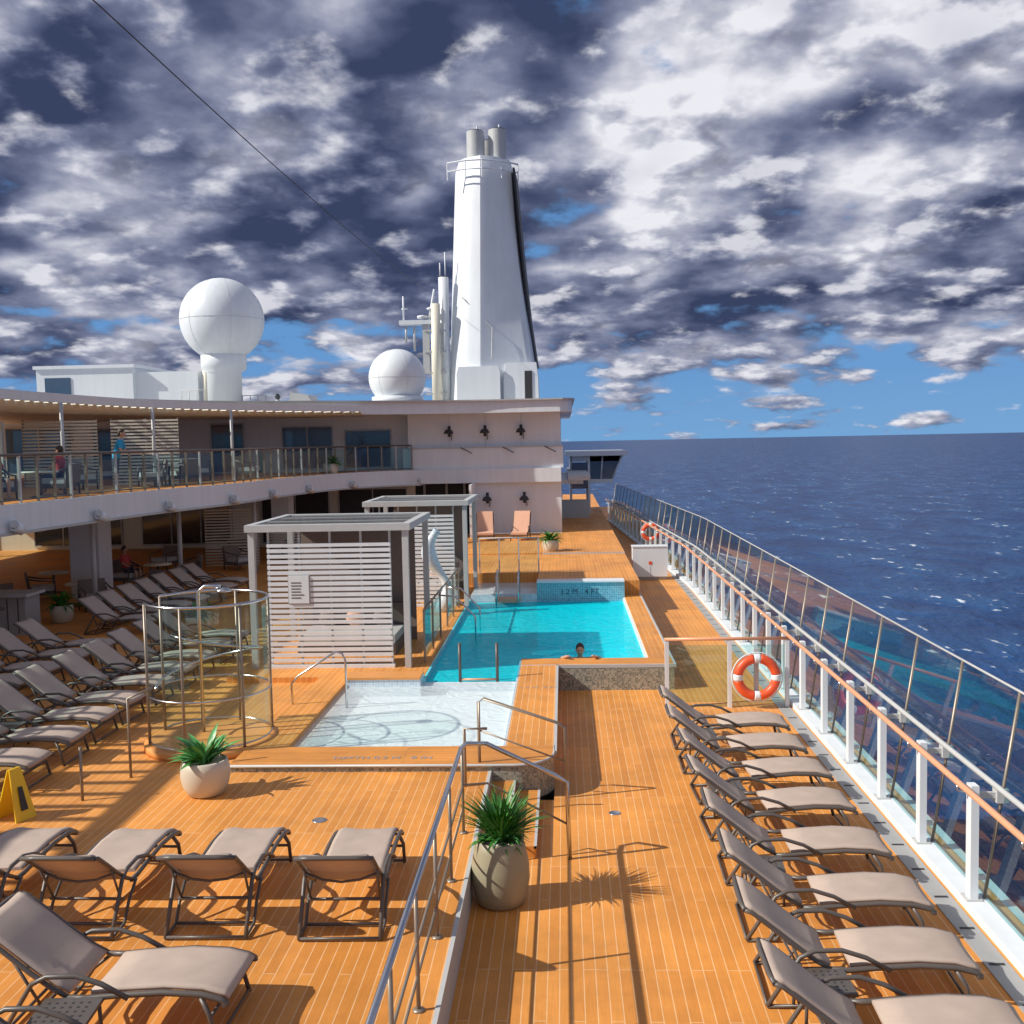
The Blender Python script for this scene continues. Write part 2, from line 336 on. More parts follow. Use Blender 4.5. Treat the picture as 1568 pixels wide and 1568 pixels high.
# ------------------------------------------------------------------ sun loungers
def lounger():
    b=MB(); W=.34
    prof=[(.04,.85),(.10,.83),(.28,.69),(.48,.53),(.65,.41),(.76,.352),(.9,.35),(1.15,.378),(1.5,.405),(1.8,.395),(1.95,.36),(2.0,.33)]
    th=.035
    def ring(y,z,i):
        p0=prof[max(i-1,0)]; p1=prof[min(i+1,len(prof)-1)]; d=Vector((0,p1[0]-p0[0],p1[1]-p0[1])).normalized(); n=Vector((0,-d.z,d.y))
        if n.z<0:n=-n
        c=Vector((0,y,z)); w=W-.035
        sag=-.014
        return [c+Vector((-w,0,0)),c+Vector((-w,0,0))+n*th*.8,c+Vector((-w*.85,0,0))+n*th,c+Vector((-w*.4,0,0))+n*(th+sag),c+Vector((w*.4,0,0))+n*(th+sag),c+Vector((w*.85,0,0))+n*th,c+Vector((w,0,0))+n*th*.8,c+Vector((w,0,0)),c+n*(sag)]
    split=5
    R1=[ring(p[0],p[1],i) for i,p in enumerate(prof)]
    b.loft(R1[:split+1],'sling')
    R2=[[q+Vector((0,.03,0)) for q in R1[split+1]]]+R1[split+2:]
    b.loft(R2,'sling')
    for s in (-1,1):
        x=s*W
        b.tube([(x,p[0],p[1]) for p in prof[:split+1]],.02,'frame',6)
        b.tube([(x,p[0],p[1]-.01) for p in prof[split:]]+[(x,2.0,.3)],.024,'frame',6)
        xo=s*(W+.03)
        b.tube([(x,1.8,.36),(xo,1.87,.25),(xo,1.93,.02)],.02,'frame',6)
        b.tube([(xo,1.25,.36),(xo,1.05,.47),(xo,.85,.53),(xo,.62,.52),(xo,.5,.46),(xo,.36,.24),(xo,.22,.02)],.02,'frame',6)
        b.tube([(xo,.80,.34),(xo,.62,.2),(xo,.5,.03),(xo,.22,.02)],.016,'frame',6)
        b.tube([(x,.35,.62),(x*.95,.55,.25)],.012,'frame',6)
    for y,z in ((1.93,.04),(1.88,.22),(.22,.03),(.5,.03),(1.98,.31),(.55,.25)):
        b.tube([(-W-.02,y,z),(W+.02,y,z)],.015,'frame',6)
    y0,z0=prof[0]
    b.tube([(-W,y0,z0),(-W*.6,y0-.02,z0+.01),(W*.6,y0-.02,z0+.01),(W,y0,z0)],.022,'frame',6)
    b.tube([(-W,.42,.56),(-W*.5,.40,.50),(0,.40,.48),(W*.5,.40,.50),(W,.42,.56)],.012,'frame',6)
    return b.data('sun_lounger')
LM=lounger()
def put_lounger(x,y,z,rz): inst('sun_lounger',LM,(x+random.uniform(-.04,.04),y+random.uniform(-.04,.04),z),rz+random.uniform(-.04,.04))
for y in (6.5,7.75,8.95,10.15,11.35,12.6,13.85,15.1,16.35): put_lounger(1.5,y,0,R(-90))
for x in (-2.12,-3.35,-4.55,-5.75): put_lounger(x,8.72,Z1,R(1))
put_lounger(-4.6,7.7,Z1,R(-90)); put_lounger(-4.7,6.5,Z1,R(-90))
for i in range(9): put_lounger(-9.1,13.2+1.12*i,Z1,R(-92))
for i in range(7): put_lounger(-11.9,24.5+1.15*i,Z1,R(-100))
for i in range(7): put_lounger(-11.7,14.5+1.12*i,Z1,R(-92))
tb=MB()
tb.box(-.22,.22,-.22,.22,.33,.36,'frame')
for sx in (-1,1):
    for sy in (-1,1): tb.tube([(sx*.19,sy*.19,.34),(sx*.2,sy*.2,0)],.015,'frame',6)
for i in range(6):
    for j in range(6): tb.box(-.17+i*.06,-.15+i*.06,-.17+j*.06,-.15+j*.06,.36,.362,'dark')
TM=tb.data('side_table')
for x,y,z in ((2.1,8.38,0),(2.05,10.75,0),(2.05,13.2,0),(2.05,15.7,0),(-3.75,7.1,Z1),(-6.35,9.6,Z1),(-8.5,14.9,Z1),(-8.5,18.3,Z1)): inst('side_table',TM,(x,y,z),random.uniform(-.1,.1))
# ------------------------------------------------------------------ plants
def blades(b,c,n,ln,w,m,droop,spread,seed):
    rnd=random.Random(seed)
    for i in range(n):
        a=rnd.uniform(0,2*math.pi); e=rnd.uniform(*spread); l=ln*rnd.uniform(.7,1.1); d=Vector((math.cos(a),math.sin(a),0)); s=Vector((-d.y,d.x,0))
        p=Vector(c)+d*rnd.uniform(0,.08); el=e; prev=None; k=7
        for j in range(k+1):
            t=j/k; ww=w*(.6+1.6*t*(1-t)*1.6)*(1-t**3)+.001
            q=[p-s*ww+Vector((0,0,ww*.5)),p,p+s*ww+Vector((0,0,ww*.5))]
            vs=[b.bm.verts.new(x) for x in q]
            if prev:
                b.face([prev[0],prev[1],vs[1],vs[0]],m,True); b.face([prev[1],prev[2],vs[2],vs[1]],m,True)
            prev=vs
            p=p+(d*math.cos(el)+Vector((0,0,math.sin(el))))*l/k; el-=droop/k*rnd.uniform(.7,1.3)
px_,py_=-.74,10.6
par=empty('potted_yucca')
b=MB(); b.lathe([(.22,0),(.25,.02),(.285,.12),(.312,.28),(.308,.42),(.275,.60),(.25,.69),(.235,.70),(.225,.69),(.22,.63),(.02,.62)],(0,0,0),'pot',48); b.lathe([(.225,.63),(.15,.665),(.02,.67)],(0,0,0),'pebble',20)
for k in range(26):
    a=k*2.4; rr=.05+.15*((k*37)%10)/10; b.sphere((rr*math.cos(a),rr*math.sin(a),.665),.022,'potl',1,1,.7,8)
o=b.obj('pot',(px_,py_,0)); o.parent=par
b=MB(); blades(b,(0,0,.66),160,.62,.013,'leaf',.75,(.8,1.55),3); blades(b,(0.06,0.05,.66),90,.5,.013,'leafl',.9,(.6,1.5),5); blades(b,(0,0,.66),40,.36,.014,'leaf',1.3,(.3,.9),9)
o=b.obj('leaves',(px_,py_,0)); o.parent=par
par=empty('potted_agave')
b=MB(); b.lathe([(.19,0),(.23,.02),(.29,.13),(.315,.25),(.31,.36),(.285,.45),(.265,.46),(.25,.41),(.02,.40)],(0,0,0),'potl',48)
o=b.obj('pot',(-4.72,12.85,Z1)); o.parent=par
b=MB(); blades(b,(0,0,.40),34,.5,.045,'leafl',.7,(.35,1.45),11); blades(b,(0,0,.40),16,.42,.04,'leaf',.6,(.5,1.5),12)
o=b.obj('leaves',(-4.72,12.85,Z1)); o.parent=par
for (x,y,z) in ((-.5,36.6,.9),(-13.2,26,Z1),(-9.4,41,3.7),(-17.5,29,Z1),(-8.9,24,Z1)):
    par=empty('potted_plant'); b=MB(); b.lathe([(.2,0),(.25,.03),(.3,.25),(.28,.45),(.25,.46),(.02,.4)],(0,0,0),'potl',20); blades(b,(0,0,.4),70,.6,.03,'leaf',1.4,(.3,1.5),int(x*9)); o=b.obj('plant_and_pot',(x,y,z)); o.parent=par
# ------------------------------------------------------------------ centre handrails
b=MB(); zt=Z1+1.02
for y in (4.2,5.4,6.6,7.8,9.0,10.2,11.5):
    b.tube([(-1.22,y,Z1),(-1.22,y,zt)],.018,'bronze',8); b.lathe([(.05,0),(.05,.012),(.02,.02)],(-1.22,y,Z1),'bronze',12)
b.tube([(-1.22,3.5,zt),(-1.22,11.4,zt),(-1.18,11.6,zt),(-.95,11.7,zt-.03),(-.15,11.72,zt-.42),(-.02,11.72,zt-.5),(-.0,11.72,.0)],.027,'steel',10)
b.tube([(-1.22,3.5,Z1+.55),(-1.22,11.55,Z1+.55),(-.95,11.7,Z1+.52),(-.02,11.72,.42)],.014,'bronze',8)
b.tube([(-1.22,3.5,Z1+.28),(-1.22,11.55,Z1+.28)],.012,'bronze',8)
b.obj('deck_handrail')
b=MB()
b.tube([(-1.22,13.8,Z1),(-1.22,13.8,zt-.08),(-1.15,13.8,zt-.03),(-.15,13.8,1.05),(-.04,13.8,.98),(-.02,13.8,0)],.022,'bronze',8)
b.tube([(-1.22,13.8,Z1+.55),(-.03,13.8,.5)],.012,'bronze',8)
b.tube([(-1.35,13.1,Z1),(-1.35,13.1,zt-.25),(-1.05,13.1,zt-.25)],.02,'bronze',8)
b.obj('stair_handrail')
b=MB(); b.tube([(-2.0,18.9,.35),(-2.0,18.9,1.15)],.03,'frame',10); b.tube([(-1.3,18.9,.35),(-1.3,18.9,1.15)],.03,'frame',10); b.tube([(-2.0,18.9,.46),(-1.3,18.9,.46)],.02,'copper',8); b.obj('pool_gate_posts')
def grab(x,y,z,dx,h,name):
    b=MB(); b.tube([(x,y,z),(x,y,z+h-.15),(x+dx*.05,y,z+h-.03),(x+dx*.15,y,z+h),(x+dx*.75,y,z+h*.62),(x+dx*.85,y,z+h*.5),(x+dx*.85,y,z-.3)],.02,'steel',8); b.obj(name)
grab(-3.75,17.0,.3,-1.1,1.1,'pool_handrail')
b=MB()
for x in (-1.9,-1.3): b.tube([(x,27.9,.1),(x,27.9,1.2),(x,28.1,1.3),(x,28.7,1.3),(x,28.8,1.2),(x,28.8,.5)],.02,'steel',8)
b.box(-1.95,-1.25,28.0,28.4,.46,.56,'terra')
b.obj('pool_ladder')
par=empty('poolside_glass_fence'); b=MB(); g=MB()
for i in range(6):
    y=20.2+1.35*i; b.box(-2.86,-2.82,y-.02,y+.02,ZR,ZR+1.05,'bronze')
    if i<5 and i!=2: g.poly([(-2.84,y+.04,ZR+.08),(-2.84,y+1.31,ZR+.08),(-2.84,y+1.31,ZR+1.0),(-2.84,y+.04,ZR+1.0)],'glassg')
b.tube([(-2.84,20.2,ZR+1.07),(-2.84,26.95,ZR+1.07)],.022,'bronze',8)
for y in (22.95,24.2): b.tube([(-2.84,y,ZR+.95),(-2.5,y,ZR+.92),(-2.15,y,ZR+.55),(-2.05,y,ZR+.45),(-2.05,y,.2)],.02,'steel',8)
o=b.obj('fence_frame'); o.parent=par; o=g.obj('fence_panels'); o.parent=par
par=empty('terrace_glass_screen'); b=MB(); g=MB()
for i in range(4):
    x=-2.6+.6*i; b.box(x-.02,x+.02,31.0,31.04,.9,1.95,'ltgrey')
    if i<3: g.poly([(x+.03,31.02,.95),(x+.57,31.02,.95),(x+.57,31.02,1.9),(x+.03,31.02,1.9)],'glass')
b.tube([(-2.6,31.02,1.97),(-.8,31.02,1.97)],.02,'ltgrey',8)
o=b.obj('screen_frame'); o.parent=par; o=g.obj('screen_panels'); o.parent=par
# ------------------------------------------------------------------ shower / glass cylinder
par=empty('glass_shower_enclosure')
b=MB(); g=MB(); cx,cy,r=-5.42,15.1,.9; h0,h1=Z1,2.62
b.lathe([(r+.08,0),(r+.08,.1),(r,.12)],(cx,cy,h0),'teak',40)
for z in (h0+.16,h0+.85,h1):
    b.tube([(cx+r*math.cos(R(a)),cy+r*math.sin(R(a)),z) for a in range(-150,161,10)],.022 if z>2 else .014,'steel',8)
for a in (-150,-95,-40,20,80,160):
    b.tube([(cx+r*math.cos(R(a)),cy+r*math.sin(R(a)),h0),(cx+r*math.cos(R(a)),cy+r*math.sin(R(a)),h1)],.022,'bronze',8)
sp=[(cx+(r-.12)*math.cos(R(200-a*1.2)),cy+(r-.12)*math.sin(R(200-a*1.2)),h0+.9+ .9*a/260) for a in range(0,261,10)]
b.tube(sp,.02,'steel',8)
b.tube([(cx-.2,cy+.2,h0),(cx-.2,cy+.2,2.7),(cx-.1,cy+.2,2.78),(cx+.15,cy+.2,2.78)],.03,'steel',8); b.lathe([(.12,0),(.12,.03),(.02,.06)],(cx+.2,cy+.2,2.7),'steel',16)
A=list(range(-150,161,10))
for i in range(len(A)-1):
    p=[(cx+r*math.cos(R(a)),cy+r*math.sin(R(a))) for a in (A[i],A[i+1])]
    g.poly([(p[0][0],p[0][1],h0+.14),(p[1][0],p[1][1],h0+.14),(p[1][0],p[1][1],h1),(p[0][0],p[0][1],h1)],'glass')
o=b.obj('enclosure_frame'); o.parent=par; o=g.obj('enclosure_glass'); o.parent=par
b=MB(); b.tube([(-6.0,13.5,Z1),(-6.0,13.5,1.5),(-5.7,13.65,1.62)],.02,'bronze',8); b.tube([(-6.25,12.6,Z1),(-6.25,12.6,1.1)],.02,'bronze',8); b.obj('shower_grab_rail')
# ------------------------------------------------------------------ cabanas
def cabana(y0,x0,x1,name='poolside_cabana',sign=False):
    par=empty(name); b=MB(); y1=y0+3; zt=3.22; zb=.5
    for x in (x0,x1-.12):
        for y in (y0,y1-.12): b.box(x,x+.12,y,y+.12,zb,zt,'ltgrey')
    b.box(x0-.05,x1+.05,y0-.05,y0+.13,zt,zt+.14,'ltgrey'); b.box(x0-.05,x1+.05,y1-.13,y1+.05,zt,zt+.14,'ltgrey')
    b.box(x0-.05,x0+.1,y0+.13,y1-.13,zt,zt+.14,'ltgrey'); b.box(x1-.1,x1+.05,y0+.13,y1-.13,zt,zt+.14,'ltgrey')
    b.box(x0+.1,x1-.1,y0+.13,y1-.13,zt+.08,zt+.12,'roofglass')
    for k in (1,2): b.box(x0+.1,x1-.1,y0+k-.02,y0+k+.02,zt+.12,zt+.135,'grey')
    xs0,xs1=x0+.36,x1-.36
    n=22
    for i in range(n):
        z=zb+.12+i*(zt-.32-zb)/n
        b.box(xs0,xs1,y0+.04,y0+.07,z,z+.070,'white')
    for x in (xs0,xs0+(xs1-xs0)*.25,xs0+(xs1-xs0)*.5,xs0+(xs1-xs0)*.75,xs1-.04): b.box(x,x+.04,y0+.075,y0+.12,zb,zt,'ltgrey')
    b.box(xs0-.03,xs1+.03,y0+.03,y0+.12,zb,zb+.07,'white')
    if sign:
        b.box(xs0+.42,xs0+.82,y0+.015,y0+.035,1.8,2.35,'white'); b.box(xs0+.40,xs0+.84,y0+.035,y0+.039,1.78,2.37,'grey')
        for k in range(6): b.box(xs0+.47,xs0+.47+random.uniform(.18,.29),y0+.009,y0+.015,1.90+k*.06,1.92+k*.06,'frame')
    b.box(x0+.6,x1-.5,y0+1.2,y0+2.7,zb,zb+.25,'frame'); b.box(x0+.62,x1-.52,y0+1.22,y0+2.68,zb+.25,zb+.42,'ltgrey'); b.box(x0+.62,x1-.52,y0+2.5,y0+2.7,zb+.42,zb+.9,'frame')
    b.box(x0+.3,x1-.3,y1-.08,y1-.05,zb,zt-.1,'slingd')
    for k in range(3): b.sphere((x0+1+k*.6,y0+2.35,zb+.6),.2,'terra' if k==1 else 'slingd',1.1,.5,.9,12)
    o=b.obj('cabana_frame',bevel=.006); o.parent=par
cabana(19.75,-6.22,-3.05,sign=True); cabana(27.2,-5.35,-2.6)
b=MB()
b.tube([(-3.3+.25*math.sin(t*2.2),26.4,.5+t*.75) for t in [i*.15 for i in range(20)]],[.15+.05*math.sin(i*.6) for i in range(20)],'tilel',14)
b.obj('pool_shower_sculpture')
def chair():
    b=MB()
    b.box(-.38,.38,-.36,.36,.18,.30,'frame'); b.box(-.33,.33,-.33,.3,.30,.44,'ltgrey')
    b.loft([[Vector((x,.30+.0,.3)),Vector((x,.40,.3)),Vector((x,.48,.82)),Vector((x,.40,.84))] for x in (-.36,-.2,.2,.36)],'slingd',False)
    for s in (-1,1):
        b.tube([(s*.38,-.34,0),(s*.38,-.34,.58),(s*.38,.1,.62),(s*.38,.42,.7)],.025,'frame',8); b.tube([(s*.38,.36,0),(s*.38,.38,.6)],.025,'frame',8)
    return b.data('lounge_chair')
CM=chair()
for (x,y,z,a) in [(-13.2,28,Z1,40),(-12.6,30,Z1,-30),(-14.5,33,Z1,80),(-13,34.5,Z1,-60),(-15.8,30,Z1,120),(-16.3,34,Z1,20),(-15,37.5,Z1,-20),(-12,37,Z1,60),(-17.5,25.5,Z1,90),(-16,27.6,Z1,-120),(-13,39.5,Z1,0),(-10.5,39,Z1,10),
    (-14,24.5,3.72,60),(-13.6,27,3.72,-90),(-12.9,31.5,3.72,-60),(-12.5,33,3.72,-120),(-14.5,30,3.72,60),(-13,36,3.72,20),(-11.5,37,3.72,90),(-15,26,3.72,180),(-15.3,34,3.72,30)]:
    inst('lounge_chair',CM,(x,y,z),R(a))
b=MB(); b.lathe([(.45,.62),(.45,.66),(.02,.67)],(0,0,0),'cream',24); b.tube([(0,0,0),(0,0,.64)],.04,'frame',8); b.lathe([(.25,0),(.22,.03),(.03,.05)],(0,0,0),'frame',16); TB=b.data('cafe_table')
for p in ((-14,28.8,Z1),(-13.6,33.4,Z1),(-16.2,31.5,Z1),(-13.4,25.6,3.72),(-12.6,32.2,3.72)): inst('cafe_table',TB,p)
def dchair():
    b=MB()
    b.loft([[Vector((x,-.7,.25)),Vector((x,-.7,.33)),Vector((x,0,.36)),Vector((x,.5,1.12)),Vector((x,.56,1.08)),Vector((x,.05,.26))] for x in (-.32,.32)],'terra',False)
    for s in (-1,1):
        b.tube([(s*.34,-.65,0),(s*.34,-.65,.3),(s*.34,.05,.3),(s*.34,.55,1.05)],.02,'frame',6); b.tube([(s*.34,.25,0),(s*.34,.2,.5),(s*.34,-.3,.55),(s*.34,-.35,.3)],.02,'frame',6)
    return b.data('deck_chair')
DM=dchair()
inst('deck_chair',DM,(-3.2,41.2,.95),R(5)); inst('deck_chair',DM,(-1.75,41.2,.95),R(-5))
# ------------------------------------------------------------------ upper promenade
ZU=3.7
E=[(-12.9,6),(-12.6,14),(-12.1,21.8),(-11.5,27.5),(-10.5,32),(-10.2,36),(-9.6,39.5),(-8.6,42.2),(-7.2,43.6),(-6.2,43.9)]
def smooth(P,n=6):
    out=[]
    for i in range(len(P)-1):
        p0=Vector(P[max(i-1,0)]);p1=Vector(P[i]);p2=Vector(P[i+1]);p3=Vector(P[min(i+2,len(P)-1)])
        for k in range(n):
            t=k/n; out.append(.5*((2*p1)+(-p0+p2)*t+(2*p0-5*p1+4*p2-p3)*t*t+(-p0+3*p1-3*p2+p3)*t**3))
    out.append(Vector(P[-1])); return out
ES=smooth(E)
b=MB()
b.prism([tuple(p) for p in ES]+[(-6.2,46),(-27,46),(-27,6)],ZU-.55,ZU,'white')
b.prism([tuple(p) for p in ES]+[(-6.2,45.9),(-26.9,45.9),(-26.9,6)],ZU,ZU+.02,'deck',bot=False)
off=[]
for i,p in enumerate(ES):
    d=(ES[min(i+1,len(ES)-1)]-ES[max(i-1,0)]).normalized(); off.append(Vector((p.x+d.y*.10,p.y-d.x*.10)))
b.loft([[Vector((p.x,p.y,ZU-.60)),Vector((q.x,q.y,ZU-.60)),Vector((q.x,q.y,ZU+.05)),Vector((p.x,p.y,ZU+.05))] for p,q in zip(ES,off)],'white',False)
b.loft([[Vector((q.x,q.y,ZU-.62)),Vector((q.x+.05,q.y-.02,ZU-.62)),Vector((q.x+.05,q.y-.02,ZU-.56)),Vector((q.x,q.y,ZU-.56))] for p,q in zip(ES,off)],'ltgrey',False)
b.box(-6.2,-.1,43.85,46,ZU-.55,ZU+.05,'white')
b.obj('upper_promenade_deck')
par=empty('promenade_railing'); b=MB(); g=MB()
def resample(P,step):
    out=[P[0].copy()]; acc=0
    for i in range(len(P)-1):
        a,c=P[i],P[i+1]; d=(c-a).length; t=step-acc
        while t<=d: out.append(a+(c-a)*(t/d)); t+=step
        acc=(acc+d)%step
    return out
rp=resample([p+Vector((-.08,0)) for p in ES],.68)
for i,p in enumerate(rp):
    b.box(p.x-.025,p.x+.025,p.y-.035,p.y+.035,ZU,ZU+1.1,'bronze' if i%3 else 'ltgrey')
    if i<len(rp)-1:
        q=rp[i+1]; g.poly([(p.x,p.y,ZU+.1),(q.x,q.y,ZU+.1),(q.x,q.y,ZU+1.02),(p.x,p.y,ZU+1.02)],'glassg')
b.tube([(p.x,p.y,ZU+1.12) for p in rp],.032,'frame',8); b.tube([(p.x,p.y,ZU+.12) for p in rp],.02,'frame',6)
o=b.obj('railing_frame'); o.parent=par; o=g.obj('railing_panels'); o.parent=par
for i in range(8,len(rp),5):
    p=rp[i]; b=MB(); b.tube([(0,0,0),(.12,0,-.1)],.03,'white',8); b.tube([(.12,-.1,-.1),(.2,.1,-.22)],.12,'white',14); b.tube([(.17,-.18,-.06),(.14,-.1,-.1)],.09,'ltgrey',12); b.obj('deck_spotlight',(p.x+.18,p.y,ZU-.3))
# solid roof and the open slatted canopy outside of it
RF=smooth([(-16.6,2),(-16.8,14),(-17.2,27),(-16.4,33),(-13.8,38.4),(-10.2,40.6),(-6.8,42.3),(-4,43.1),(-.1,43.15)])+[Vector((.22,43.3)),Vector((.4,43.7))]
b=MB(); b.prism([tuple(p) for p in RF]+[(.4,58),(-27,58),(-27,2)],6.12,6.62,'white')
b.prism([(p.x+.12,p.y-.12) for p in RF]+[(.5,58),(-27,58),(-27,1.9)],6.62,6.68,'ltgrey')
b.obj('roof_deck')
b=MB()
RF2=smooth([(-13.0,4),(-13.2,12),(-13.9,21),(-13.8,28),(-13.0,33),(-11.0,37.6),(-8.0,41.2)],8)  # near out-of-view end pulled outward so its slats shade the deck and loungers
rs=resample(RF2,.45); io=[]
for i,p in enumerate(rs):
    d=(rs[min(i+1,len(rs)-1)]-rs[max(i-1,0)]).normalized(); n=Vector((-d.y,d.x)); io.append((p+n*.1,d,n))
    # tilted translucent-looking louvre blades: the near edge hangs lower
    ang=math.atan2(n.y,n.x); b.box(0,3.5,-.09,.09,-.015,.015,'cream',mat=Matrix.Translation((p.x,p.y,6.16))@Matrix.Rotation(ang,4,'Z')@Matrix.Rotation(R(35),4,'X'))
b.loft([[Vector((p.x,p.y,6.22)),Vector((p.x+n.x*-.12,p.y+n.y*-.12,6.22)),Vector((p.x-n.x*.14,p.y-n.y*.14,6.46)),Vector((p.x,p.y,6.46))] for p,d,n in io],'white',False)
b.loft([[Vector((p.x+n.x*1.6,p.y+n.y*1.6,6.28)),Vector((p.x+n.x*1.7,p.y+n.y*1.7,6.28)),Vector((p.x+n.x*1.7,p.y+n.y*1.7,6.4)),Vector((p.x+n.x*1.6,p.y+n.y*1.6,6.4))] for p,d,n in io],'cream',False)
b.obj('slatted_canopy')
b=MB()
for (x,y) in [(-13.9,22.5),(-13.55,27.2),(-12.9,31.8),(-11.7,35.8)]:
    b.tube([(x,y,ZU),(x,y,6.2)],.05,'ltgrey',10); b.tube([(x+.7,y,.4),(x+.7,y,ZU-.55)],.07,'ltgrey',10)
b.box(-15,-14.1,30.2,31.1,Z1,ZU-.55,'white'); b.box(-19,-18,26,27,Z1,ZU-.55,'white'); b.box(-11.6,-10.9,40,40.8,Z1,ZU-.55,'white')
b.obj('support_columns')
def wall_windows(name,x0,x1,y,z0,z1,wins,wm='white'):
    b=MB(); b.box(x0,x1,y,y+.2,z0,z1,wm)
    for (a,c,d,e,mt) in wins:
        b.box(a,c,y-.03,y-.004,d,e,mt)
        n=max(1,int((c-a)/1.1))
        for k in range(n+1):
            xx=a-.05+(c-a+.05)*k/n; b.box(xx,xx+.05,y-.06,y-.032,d,e,'ltgrey')
        b.box(a-.05,c+.05,y-.07,y-.005,e,e+.06,'ltgrey'); b.box(a-.05,c+.05,y-.07,y-.005,d-.06,d,'ltgrey')
    b.obj(name)
wall_windows('promenade_aft_wall',-26,-6.8,45,ZU+.02,6.12,[(-25,-22,3.9,5.9,'bluewin'),(-21,-18.5,3.9,5.8,'darkwin'),(-15.6,-14.2,3.8,5.9,'bluewin'),(-12.4,-10.2,3.9,5.7,'bluewin'),(-9.6,-7.6,3.9,5.5,'darkwin')])
wall_windows('lower_aft_wall',-26,-6.6,45.2,Z1,3.15,[(-24,-20,.6,2.8,'darkwin'),(-19,-15,.6,2.8,'darkwin'),(-13.5,-10.5,.6,2.9,'dark'),(-10,-7,1.2,2.9,'dark')],'cream')
par=empty('port_side_glazing'); b=MB(); g=MB()  # out of view; lower windows added to let sun in under the promenade
b.box(-26.5,-26.3,6,46,Z1,.9,'cream'); b.box(-26.5,-26.3,6,46,2.85,ZU-.55,'cream'); b.box(-26.5,-26.3,6,46,5.9,6.12,'cream')
for k in range(14):
    y=6+3*k; b.box(-26.5,-26.3,y,y+.25,.9,2.85,'cream'); b.box(-26.5,-26.3,y,y+.15,ZU+.02,5.9,'cream')
    g.poly([(-26.4,y+.25,.9),(-26.4,y+3,.9),(-26.4,y+3,2.85),(-26.4,y+.25,2.85)],'glass'); g.poly([(-26.4,y+.15,ZU+.1),(-26.4,y+3,ZU+.1),(-26.4,y+3,ZU+1.6),(-26.4,y+.15,ZU+1.6)],'glass')
o=b.obj('glazing_frame'); o.parent=par; o=g.obj('glazing_panels'); o.parent=par
def louvre(x,y,z,w,h,rz,name='louvre_screen'):
    b=MB()
    for i in range(int(h/.11)): b.box(0,w,0,.03,i*.11,i*.11+.06,'cream')
    for xx in (0,w/2,w-.05): b.box(xx,xx+.05,.03,.07,0,h,'bronze')
    b.obj(name,(x,y,z),rz)
louvre(-17.8,33,ZU+.02,2.4,2.2,R(8)); louvre(-15.0,33.4,ZU+.02,2.2,2.2,R(8)); louvre(-13.6,38,Z1,2.0,2.2,R(10)); louvre(-11.4,39,Z1,1.7,1.6,0)
b=MB(); g=MB()
for i in range(5):
    b.box(-22+i*1.3,-21.95+i*1.3,30,30.06,ZU+.02,ZU+2.1,'ltgrey')
    if i<4: g.poly([(-21.95+i*1.3,30.03,ZU+.05),(-20.7+i*1.3,30.03,ZU+.05),(-20.7+i*1.3,30.03,ZU+2.1),(-21.95+i*1.3,30.03,ZU+2.1)],'glassg')
par=empty('wind_screen'); o=b.obj('screen_posts'); o.parent=par; o=g.obj('screen_panels'); o.parent=par
b=MB(); b.box(-17,-13.2,24.2,24.9,Z1,1.35,'grey'); b.box(-17.1,-13.1,24.1,25.0,1.35,1.42,'ltgrey')
for k in range(14): b.box(-16.9+k*.27,-16.88+k*.27,24.19,24.2,Z1+.05,1.3,'dark')
b.obj('bar_counter')
b=MB(); b.lathe([(.2,0),(.18,.03),(.03,.05),(.03,.7),(.2,.72),(.2,.78),(.02,.8)],(0,0,0),'frame',16); b.loft([[Vector((x,.17,.78)),Vector((x,.2,.78)),Vector((x,.24,1.1)),Vector((x,.21,1.1))] for x in (-.18,.18)],'frame',False); BS=b.data('bar_stool')
for k in range(4): inst('bar_stool',BS,(-16.3+k*.9,23.6,Z1),R(180+random.uniform(-20,20)))
# ------------------------------------------------------------------ aft house
b=MB()
b.box(-6.7,-.1,44.2,58,ZU+.05,6.12,'white'); b.box(-6.9,-.0,43.98,44.2,ZU+.05,ZU+.95,'white'); b.box(-6.92,.02,43.94,44.2,ZU+.95,ZU+1.0,'ltgrey')
b.box(-3.9,-.1,44.1,58,.95,ZU-.55,'white')
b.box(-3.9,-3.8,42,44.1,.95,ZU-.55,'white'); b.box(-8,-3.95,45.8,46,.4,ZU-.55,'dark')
for x in (-7.2,-6.3,-5.3,-4.5): b.box(x,x+.1,45.7,45.79,.95,3.1,'ltgrey')
b.box(-.1,.9,47,58,2.9,3.1,'white'); b.box(.2,1.2,46,60,3.1,3.3,'ltgrey')
for k in range(3): b.box(-4.9+k*1.55,-4.88+k*1.55,44.19,44.2,ZU+1,6.1,'ltgrey')
b.obj('aft_deckhouse')
def walllamp(x,y,z):
    b=MB(); b.tube([(0,0,0),(0,-.18,.06),(0,-.3,-.02),(0,-.3,-.1)],.025,'dark',8); b.lathe([(.03,.2),(.14,.16),(.2,.06),(.21,0)],(0,-.3,-.22),'dark',18,False); b.box(-.06,.06,-.02,0,-.35,.12,'dark'); b.tube([(.1,-.03,-.1),(.1,-.03,-.5)],.015,'dark',6)
    b.obj('wall_lamp',(x,y,z))
for x in (-4.9,-3.35,-1.8): walllamp(x,44.2,5.5)
for x in (-3.3,-1.7): walllamp(x,44.1,2.6)
b=MB()
for x in (-4.4,-2.6,-.8): b.tube([(x,43.93,ZU+.98),(x+.5,43.88,ZU+.72)],.02,'dark',6)
b.obj('facade_spotlights')
b=MB(); b.box(.4,3.0,55,60,3.75,4.05,'white'); b.box(.1,3.4,54.6,60.4,4.05,4.3,'white'); b.box(.45,1.3,54.95,55,2.3,3.7,'bluewin')
